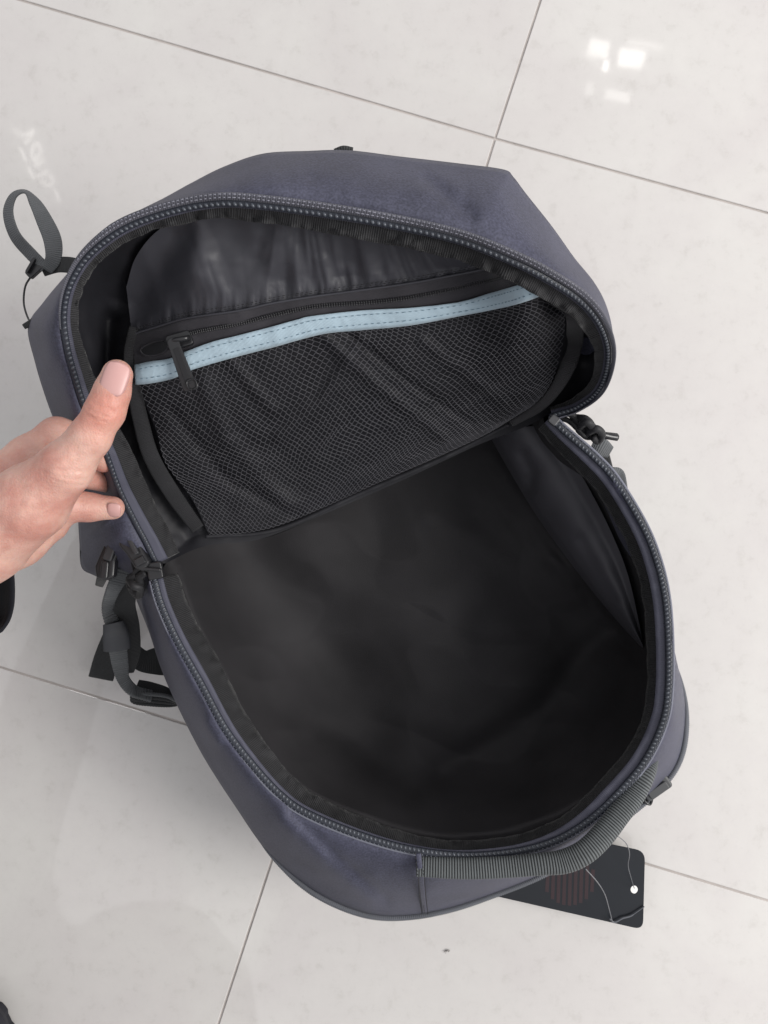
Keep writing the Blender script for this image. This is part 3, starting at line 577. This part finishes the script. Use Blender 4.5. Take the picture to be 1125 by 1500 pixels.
sb_ = slab('release_buckle', [(170, 772), (186, 763), (197, 780), (206, 800), (219, 824), (210, 838), (197, 832), (186, 814), (174, 800)], .196, .206, M['black'], bag, bevel=.0015)
slab('buckle_bar', rrect(192, 797, 34, 7, 62, 2), .206, .209, plastic('worn_black_plastic', (.03, .03, .033), .45), sb_, bevel=.0008)
slab('buckle_bar', rrect(204, 822, 12, 16, 62, 2), .206, .208, M['black'], sb_, bevel=.0008)
slab('side_buckle', rrect(196, 775, 70, 22, -58, 6), .176, .187, M['black'], bag, bevel=.002)
slab('side_buckle', rrect(188, 800, 40, 20, -50, 6), .172, .182, M['black'], bag, bevel=.002)
ribbon('webbing_strap', [(184, 826, .168, 12, 0), (184, 850, .156, 19, 0), (178, 885, .138, 20, 0), (182, 920, .120, 22, 0), (188, 955, .105, 17, 0), (186, 985, .09, 10, 10)], M['webdark'], th=.0012)
ribbon('webbing_strap', [(184, 824, .176, 12, 0), (177, 842, .172, 13, 10), (164, 868, .160, 10, 25), (158, 892, .140, 9, 25), (166, 918, .134, 11, 10), (172, 945, .126, 13, 0), (176, 972, .114, 12, 0), (181, 995, .100, 9, 0), (196, 1012, .085, 9, 30), (222, 1020, .075, 9, 30)], M['rib'] if 0 else M['web'], th=.0016, n=400, ribs=.0024)
ribbon('strap_keeper', [(166, 912, .138, 15, 0), (170, 930, .137, 19, 0), (172, 950, .132, 20, 0)], fabric('smooth_grey_elastic', (.05, .052, .058), .55, 1200, .2, .15), th=.0035, sq=.7)
ribbon('webbing_strap', [(200, 1005, .070, 10, 0), (220, 1012, .066, 13, 20), (240, 1018, .062, 12, 10), (256, 1026, .056, 10, 0)], M['webdark'], th=.002)
for k in range(4):
    kx = spl([(200, 1010 + 5 * k, .078 - .003 * k), (193, 1013 + 4 * k, .080 - .003 * k), (200, 1016 + 4.5 * k, .081 - .003 * k), (222, 1017 + 5 * k, .078 - .003 * k), (245, 1020 + 4.4 * k, .072 - .003 * k), (258, 1026 + 2 * k, .066 - .003 * k)], 120)
    Wk = at3(kx); Lk = np.r_[0, np.cumsum(np.linalg.norm(np.diff(Wk, axis=0), axis=1))]
    sweep('folded_webbing', Wk, .0019 * (.85 + .15 * np.abs(np.sin(Lk * PI / .0022))), .0019, M['webdark'] if k else M['web'], bag, n=8)
ribbon('strap_end', [(185, 900, .040, 18, 0), (168, 935, .030, 18, 0), (156, 965, .02, 18, 0), (148, 993, .012, 18, 0)], M['webdark'], th=.0018, sq=.3)
ribbon('webbing_strap', [(262, 968, .04, 20, 0), (235, 968, .05, 21, 0), (210, 968, .056, 16, 0), (192, 955, .06, 14, 0)], M['webdark'], th=.0012)
# right cluster
def knot(name, pts, r, mat, parent=bag, n=70):
    return sweep(name, at3(spl(pts, n)), r, r, mat, parent, n=8)
knot('cord_pull', [(812, 606, .19), (826, 600, .192), (842, 612, .190), (852, 628, .186), (866, 626, .184), (878, 636, .182), (903, 640, .180)], .0027, M['cord'])
knot('cord_pull', [(815, 612, .186), (832, 616, .188), (846, 628, .188), (858, 640, .184), (872, 640, .182)], .0020, M['cord'])
knot('cord_knot', [(846, 612, .188), (858, 614, .196), (866, 624, .192), (858, 636, .184), (848, 628, .186), (860, 618, .198), (872, 630, .19)], .0027, M['cord'])
knot('cord_knot', [(864, 632, .19), (874, 628, .195), (882, 636, .19), (876, 646, .184), (868, 640, .188)], .0027, M['cord'])
knot('cord_tip', [(880, 636, .186), (892, 639, .184), (904, 641, .182)], .0025, M['black'], n=12)
ribbon('side_strap', [(868, 650, .150, 14, 0), (880, 655, .152, 14, 0), (893, 662, .150, 9, 0)], M['web'], th=.002)
ribbon('side_strap', [(878, 658, .145, 12, 0), (886, 676, .142, 9, 0), (893, 695, .138, 7, 0), (898, 712, .13, 7, 0)], M['webdark'], th=.0015)
ribbon('side_strap', [(896, 690, .13, 6, 0), (906, 694, .128, 8, 0), (911, 708, .125, 7, 0), (914, 724, .12, 6, 0)], M['web'], th=.0015)
# sliders of the main zip and their pulls
msl = slab('zipper_slider', rrect(226, 836, 26, 22, 80, 4), .198, .203, M['black'], bag, bevel=.001)
slab('slider_bridge', rrect(222, 834, 26, 5, 5, 2), .203, .206, M['black'], msl, bevel=.0008)
knot('pull_cord', [(216, 834, .204), (204, 832, .200), (196, 842, .195), (194, 856, .19), (200, 866, .186)], .0016, M['cord'])
knot('pull_cord', [(214, 838, .20), (204, 846, .196), (208, 856, .19), (200, 868, .186), (192, 862, .186), (190, 848, .190), (200, 842, .196)], .0027, M['cord'])
knot('cord_knot', [(190, 850, .190), (196, 858, .196), (206, 862, .192), (204, 872, .186), (196, 868, .184), (192, 858, .188)], .0028, M['cord'])
knot('cord_knot', [(200, 800, .17), (204, 812, .17), (200, 826, .175), (208, 838, .18)], .0027, M['cord'])
knot('pull_cord', [(186, 796, .165), (190, 818, .165), (196, 832, .17)], .0015, M['cord'])
msr = slab('zipper_slider', rrect(812, 615, 14, 14, 40, 3), .198, .202, plastic('dark_metal_slider', (.06, .06, .065), .3), bag, bevel=.0008)
# zip pull on the front pocket, lower right
zp = slab('rubber_pull', rrect(963, 1155, 44, 22, -35, 5), .105, .113, M['rubber'], bag, bevel=.0015)
slab('pull_rib', rrect(965, 1158, 32, 12, -35, 3), .113, .1145, M['rubber'], zp, bevel=.0008)
knot('pull_link', [(950, 1160, .108), (944, 1172, .108), (952, 1178, .107), (956, 1168, .108)], .0011, M['black'])
knot('pull_link', [(948, 1172, .104), (940, 1180, .103), (932, 1186, .10)], .0012, M['black'])
# ------------------------------------------------------------------ hang tag
tagt = thing('hang_tag', 'black cardboard hang tag with a striped dark red circle, strung to the backpack handle', 'tag')
zt = lambda x, y: (x - 700) * .00002
def rnd(poly, rr, n=6):
    out = []; m = len(poly)
    for i in range(m):
        p0, p1, p2 = np.array(poly[i - 1], float), np.array(poly[i], float), np.array(poly[(i + 1) % m], float); r = rr[i]
        if r == 0: out.append(tuple(p1)); continue
        a = p1 + (p0 - p1) / np.linalg.norm(p0 - p1) * r; b = p1 + (p2 - p1) / np.linalg.norm(p2 - p1) * r
        for k in range(n + 1):
            t = k / n; out.append(tuple((1 - t) ** 2 * a + 2 * t * (1 - t) * p1 + t * t * b))
    return out
def tagmat():
    m = plastic('black_coated_card', (.009, .011, .015), .35, .4); return m
slab('card', rnd([(600, 1175), (945, 1247), (942, 1362), (600, 1284)], [8, 14, 14, 8]), .014, .0146, tagmat(), tagt, ztilt=zt, bevel=.0001)
m_red = plastic('dark_red_print', (.024, .010, .013), .4)
cx, cy, R = 836, 1290, 37
for k in range(9):
    x = cx - R + (k + .5) * 2 * R / 9; h = math.sqrt(max(0, R * R - (x - cx) ** 2))
    pts = [(x - 2.6, cy - h), (x + 2.6, cy - h + 1), (x + 2.6 - 2, cy + h), (x - 2.6 - 2, cy + h - 1)]
    slab('printed_stripe', pts, .0146, .01475, m_red, tagt, ztilt=zt, bevel=0)
mw = plastic('white_hole', (.75, .74, .72), .4)
slab('punch_hole', [(929 + 5.2 * math.cos(a), 1303 + 5.8 * math.sin(a)) for a in np.linspace(0, 2 * PI, 20, endpoint=False)], .0146, .01480, mw, tagt, ztilt=zt, bevel=0)
sm = plastic('clear_grey_string', (.10, .105, .12), .35)
sweep('string', at3(spl([(884, 1218, .19), (898, 1221, .18), (916, 1234, .15), (922, 1250, .12), (920, 1268, .08), (925, 1288, .04), (929, 1301, .021)], 60)), .00042, .00042, sm, tagt, n=6)
sweep('string', at3(spl([(858, 1273, .18), (875, 1292, .14), (886, 1310, .09), (892, 1330, .05), (897, 1350, .022)], 60)), .00042, .00042, sm, tagt, n=6)
sweep('string', at3(spl([(893, 1346, .022), (900, 1351, .021), (912, 1345, .021), (925, 1341, .021), (944, 1328, .021)], 40)), [.0009] * 26 + [.0005] * 14, .0006, sm, tagt, n=6)
# ------------------------------------------------------------------ hand: one continuous surface from a smooth distance field
person = thing('person', 'left hand in a black sleeve pinching the flap open, black shoe edge at bottom left', 'person')
def chain(pts):   # px, py, z, radius m
    s = np.asarray(pts, float); return np.c_[at3(s[:, :3]), s[:, 3]]
CH = [chain([(172, 549, .3055, .0080), (164, 575, .3065, .0089), (154, 602, .3065, .0098), (132, 640, .304, .0105), (96, 685, .299, .0140), (45, 735, .289, .0205), (-25, 790, .278, .025), (-110, 850, .270, .027)]),
      chain([(-60, 745, .268, .024), (5, 722, .267, .0215), (45, 675, .263, .0145), (84, 640, .258, .0112), (122, 645, .247, .0095), (152, 672, .232, .0085)]),
      chain([(5, 745, .256, .020), (60, 705, .247, .0125), (112, 692, .230, .0092), (158, 704, .208, .0080)]),
      chain([(0, 785, .250, .021), (40, 760, .244, .0155), (90, 740, .236, .0115), (130, 743, .229, .0086), (165, 744, .226, .0074)]),
      chain([(-20, 800, .248, .022), (30, 790, .240, .016), (75, 770, .232, .010)])]
SK = [.007, .004, .003, .0025, .008]
def sdf(X):
    tot = None
    for ch, k in zip(CH, SK):
        d = np.full(X.shape[:-1], 1e3)
        for a, b in zip(ch[:-1], ch[1:]):
            ba = b[:3] - a[:3]; t = np.clip(((X - a[:3]) @ ba) / (ba @ ba), 0, 1)
            q = np.linalg.norm(X - a[:3] - t[..., None] * ba, axis=-1) - (a[3] + (b[3] - a[3]) * t)
            h = np.maximum(.004 - np.abs(d - q), 0) / .004; d = np.minimum(d, q) - h * h * .001
        if tot is None: tot = d
        else:
            h = np.maximum(k - np.abs(tot - d), 0) / k; tot = np.minimum(tot, d) - h * h * k * .25
    return tot
def surface_nets(lo, hi, h):
    ax = [np.arange(l, u_, h) for l, u_ in zip(lo, hi)]; G = np.stack(np.meshgrid(*ax, indexing='ij'), -1); D = sdf(G); n = D.shape
    ins = D < 0; cnt = np.zeros([x - 1 for x in n], int); acc = np.zeros([x - 1 for x in n] + [3]); m = np.zeros([x - 1 for x in n])
    cor = [(i, j, k) for i in (0, 1) for j in (0, 1) for k in (0, 1)]
    sl_ = lambda c: tuple(slice(c[a], n[a] - 1 + c[a]) for a in range(3))
    for c in cor:
        for a in range(3):
            if c[a] == 0:
                e = list(c); e[a] = 1; d0, d1 = D[sl_(c)], D[sl_(e)]; x = (d0 < 0) != (d1 < 0)
                t = np.where(x, d0 / np.where(x, d0 - d1, 1), 0); p0, p1 = G[sl_(c)], G[sl_(e)]
                acc += np.where(x[..., None], p0 + (p1 - p0) * t[..., None], 0); m += x
    act = m > 0; ids = -np.ones(act.shape, int); ids[act] = np.arange(act.sum()); V = acc[act] / m[act][:, None]; F = []
    for a in range(3):
        b, c = (a + 1) % 3, (a + 2) % 3
        s0 = [slice(1, n[i] - 1) for i in range(3)]; s0[a] = slice(0, n[a] - 1); s1 = list(s0); s1[a] = slice(1, n[a])
        i0, i1 = ins[tuple(s0)], ins[tuple(s1)]; ch = np.argwhere(i0 != i1); fl_ = i0[i0 != i1]
        off = np.array([1 if i != a else 0 for i in range(3)]); base = ch + off
        def g(db, dc):
            q = base.copy(); q[:, b] -= db; q[:, c] -= dc; return ids[q[:, 0], q[:, 1], q[:, 2]]
        quad = np.stack([g(0, 0), g(1, 0), g(1, 1), g(0, 1)], 1); quad[~fl_] = quad[~fl_][:, ::-1]; F.append(quad)
    F = np.vstack(F); F = F[(F >= 0).all(1)]; return V, F
HV, HF = surface_nets((-.30, -.12, .19), (-.10, .11, .335), .00115)
# creases over the thumb joint and web, as shallow grooves in the surface
def project(W):
    q = (W - CO) @ RC; return PW / 2 + FPX * q[:, 0] / -q[:, 2], PH / 2 - FPX * q[:, 1] / -q[:, 2]
hx, hy = project(HV); up = (HV[:, 2] > .292)
g = np.zeros(len(HV))
for pts, wd, am in (([(128, 597), (142, 606), (158, 611), (166, 606)], 1.7, .0011), ([(136, 589), (150, 597), (163, 599)], 1.8, .0009), ([(126, 606), (140, 614), (154, 617)], 1.8, .0008), ([(132, 593), (150, 602), (170, 604)], 1.6, .0006), ([(62, 690), (90, 700), (128, 702)], 1.6, .0004), ([(60, 680), (95, 690), (130, 690)], 1.6, .0004), ([(70, 700), (100, 710), (122, 712)], 1.6, .0004)):
    g += seg(hx, hy, pts, wd, am)
g += .0005 * fbm(hx / 12, hy / 12, 55) + .00016 * np.abs(fbm(hx / 2.6 - hy / 5, hy / 9, 56)) - seg(hx, hy, [(20, 770), (50, 725), (100, 668)], 9, .0006) - seg(hx, hy, [(0, 700), (60, 655)], 6, .0004)
dv = CO - HV; dv /= np.linalg.norm(dv, axis=1)[:, None]; HV = HV - dv * (g * up)[:, None]
def skin():
    m, t, b = nt('skin'); L = t.links.new; g = N(t, 'ShaderNodeNewGeometry')
    n1 = N(t, 'ShaderNodeTexNoise', i_Scale=45, i_Detail=4); n2 = N(t, 'ShaderNodeTexNoise', i_Scale=500, i_Detail=4); n3 = N(t, 'ShaderNodeTexVoronoi', i_Scale=900)
    for n_ in (n1, n2, n3): L(g.outputs['Position'], n_.inputs['Vector'])
    r = N(t, 'ShaderNodeValToRGB'); e = r.color_ramp.elements; e[0].position = .36; e[0].color = (.49, .245, .20, 1); e[1].position = .62; e[1].color = (.60, .375, .31, 1); L(n1.outputs['Fac'], r.inputs[0])
    # redder skin over the finger joints
    q = at(152, 605, .31); vm = N(t, 'ShaderNodeVectorMath', operation='DISTANCE'); L(g.outputs['Position'], vm.inputs[0]); vm.inputs[1].default_value = tuple(q)
    mr = N(t, 'ShaderNodeMapRange'); mr.inputs['From Min'].default_value = .004; mr.inputs['From Max'].default_value = .019; mr.inputs['To Min'].default_value = .55; mr.inputs['To Max'].default_value = 0; L(vm.outputs['Value'], mr.inputs['Value'])
    mx = N(t, 'ShaderNodeMix', data_type='RGBA'); L(mr.outputs[0], mx.inputs[0]); L(r.outputs[0], mx.inputs[6]); mx.inputs[7].default_value = (.54, .215, .155, 1)
    n6 = N(t, 'ShaderNodeTexNoise', i_Scale=210, i_Detail=5, i_Roughness=.65); L(g.outputs['Position'], n6.inputs['Vector']); r6 = N(t, 'ShaderNodeValToRGB'); e = r6.color_ramp.elements; e[0].position = .35; e[0].color = (.93, .80, .77, 1); e[1].position = .6; e[1].color = (1.04, 1.04, 1.03, 1); L(n6.outputs['Fac'], r6.inputs[0])
    m6 = N(t, 'ShaderNodeMix', data_type='RGBA', blend_type='MULTIPLY'); m6.inputs[0].default_value = .5; L(mx.outputs[2], m6.inputs[6]); L(r6.outputs[0], m6.inputs[7]); L(m6.outputs[2], b.inputs['Base Color'])
    b.inputs['Roughness'].default_value = .5; b.inputs['Subsurface Weight'].default_value = .25; b.inputs['Subsurface Radius'].default_value = (.006, .002, .001); b.inputs['Subsurface Scale'].default_value = .6
    ad = N(t, 'ShaderNodeMath', operation='ADD'); L(n2.outputs['Fac'], ad.inputs[0]); L(n3.outputs['Distance'], ad.inputs[1])
    bp = N(t, 'ShaderNodeBump'); bp.inputs['Strength'].default_value = .4; bp.inputs['Distance'].default_value = .0004; L(ad.outputs[0], bp.inputs['Height']); L(bp.outputs[0], b.inputs['Normal']); return m
hand = mesh('hand', HV, HF.tolist(), skin(), person)
md = hand.modifiers.new('smooth', 'SMOOTH'); md.factor = .5; md.iterations = 1
# nails: a curved plate laid on the finger
nm = fabric('fingernail', (.52, .30, .28), .4, 200, .03, .06, 0, .5)
def nail(c, t_dir, L_, Wd, z_up, sink, n=14):
    c = np.asarray(c); t_dir = np.asarray(t_dir, float); t_dir /= np.linalg.norm(t_dir); U = CO - c; U -= (U @ t_dir) * t_dir; U /= np.linalg.norm(U); U = U + np.asarray(z_up); U -= (U @ t_dir) * t_dir; U /= np.linalg.norm(U); S = np.cross(t_dir, U)
    P = []
    for a in np.linspace(-1, 1, n):
        row = []
        for s_ in np.linspace(-1, 1, n):
            # squircle outline
            x = s_ * (1 - .28 * abs(a) ** 4); y = a * math.sqrt(max(0, 1 - .25 * s_ * s_))
            drop = (x * x) * Wd * .30 + (max(0, y) ** 2) * .0010 + (max(0, -y) ** 3) * .0010 + (max(abs(x), abs(y)) > .93) * .0003
            row.append(c + t_dir * y * L_ + S * x * Wd - U * (drop + sink))
        P.append(row)
    o = grid('nail', np.array(P), nm, person, thick=.0005); return o
tc_ = at(167, 554, .3158); td = at(176, 530, .3150) - at(160, 577, .3165)
nail(tc_, td, .0092, .0066, (-.22, .10, 0), .0001)
nail(at(166, 749, .2335), at(172, 751, .2325) - at(150, 748, .2345), .0042, .0048, (.1, -.55, 0), .0)
# sleeve
ax0, ax1 = at(-28, 814, .262), at(-350, 880, .245); ring = []
D = ax1 - ax0; D /= np.linalg.norm(D); S = np.cross(D, (0, 0, 1.)); S /= np.linalg.norm(S); U = np.cross(S, D)
for t in np.linspace(0, 1, 40):
    a = np.linspace(0, 2 * PI, 64, endpoint=False); r1 = .050 * (1 + .05 * t) * (1 + .03 * np.sin(t * 30)) * (1 + .05 * fbm(np.cos(a) * 2 + t * 9, np.sin(a) * 2, 3)); rr = r1 - (.004 * math.exp(-(t * 18) ** 2))
    ring.append(ax0 + D * .15 * t + np.cos(a)[:, None] * S * rr[:, None] + np.sin(a)[:, None] * U * rr[:, None] * .62)
grid('sleeve', np.array(ring), M['sleeve'], person, thick=.002, closed=True)
q0 = ax0 + D * .13
ar = spl([(q0[0], q0[1], q0[2], .040), (-.48, -.28, .32, .06), (-.60, -.55, .45, .065), (-.66, -.80, .65, .075), (-.64, -1.0, .92, .085)], 50)
sweep('upper_sleeve', ar[:, :3], ar[:, 3], ar[:, 3], M['sleeve'], person, n=24, up=(0, 0, 1))
jk = spl([(-.50, -1.32, .40, .17), (-.53, -1.22, .60, .22), (-.56, -1.12, .80, .23), (-.56, -1.02, 1.0, .19), (-.54, -.98, 1.1, .10)], 50)
sweep('jacket', jk[:, :3], jk[:, 3] * 1.2, jk[:, 3] * .8, M['sleeve'], person, n=28, up=(0, 1, .2))
# ------------------------------------------------------------------ shoe at the corner and crumb
bs = fabric('black_rubber', (.02, .02, .026), .6, 600, .3, .3)
pts = []
for k in range(72):
    a = 2 * PI * k / 72; rr = 70 + (3 if (k // 3) % 2 else 0); pts.append((-58 + rr * math.cos(a), 1532 + rr * math.sin(a)))
s = [(-58 + 62 * math.cos(a), 1532 + 62 * math.sin(a)) for a in np.linspace(0, 2 * PI, 48, endpoint=False)]
shoe = slab('shoe', s, .014, .035, bs, person, bevel=.014)
slab('sole', pts, .001, .0136, bs, shoe, bevel=.001)
tr = spl([(-.41, -.60, .05, .04), (-.42, -.68, .20, .07), (-.44, -.80, .38, .10), (-.44, -.89, .50, .135), (-.34, -.98, .52, .14), (-.20, -1.2, .50, .15)], 60)
sweep('trouser_leg', tr[:, :3], tr[:, 3], tr[:, 3], fabric('black_trouser_cloth', (.02, .02, .023), .9, 700, .4, .2), person, n=24, up=(1, 0, .1))
mb = MB()
for k in range(9):
    c0 = at(655 + rng.uniform(-4, 4), 1393 + rng.uniform(-2, 2), .0012); d_ = rng.randn(3) * (.0009, .0009, .0002); mb.add(c0 + BV * .00035 + BV[:, :1] * d_, BF)
cr = mb.build('lint', fabric('grey_lint', (.12, .10, .09), .9), None); cr['label'] = 'tiny brown grey crumb of lint on the tile below the backpack'; cr['category'] = 'lint'

# ------------------------------------------------------------------ lit shop sign above, seen only mirrored in the polished floor
sign = thing('shop_sign', 'thin lit white lettering of a shop sign mirrored faintly in the polished tile, upper left', 'sign')
sign.location = tuple(mirrored(50, 235, 2.6))
em, t_, b_ = nt('lit_letters'); b_.inputs['Base Color'].default_value = (.8, .8, .78, 1); b_.inputs['Emission Color'].default_value = (1, .97, .94, 1); b_.inputs['Emission Strength'].default_value = 3.6
for st in ([(17, 190), (34, 197), (50, 190)], [(49, 192), (44, 202), (35, 210)], [(28, 216), (34, 228), (38, 237)], [(50, 214), (57, 210), (61, 222), (54, 232), (50, 238)], [(50, 214), (47, 226), (51, 238)], [(65, 233), (58, 240), (50, 244)], [(70, 248), (63, 255), (54, 259)], [(42, 246), (46, 256), (50, 262)], [(71, 257), (78, 262), (76, 271), (68, 272), (60, 266)], [(80, 279), (84, 288), (83, 294)]):
    Wl = mirrored(0, 0, 2.6) * 0 + np.array([mirrored(x, y, 2.6) for x, y in spl(st, 14)]) - np.array(sign.location)
    sweep('letter', Wl, .0062, .0062, em, sign, n=6, up=(0, 0, 1))
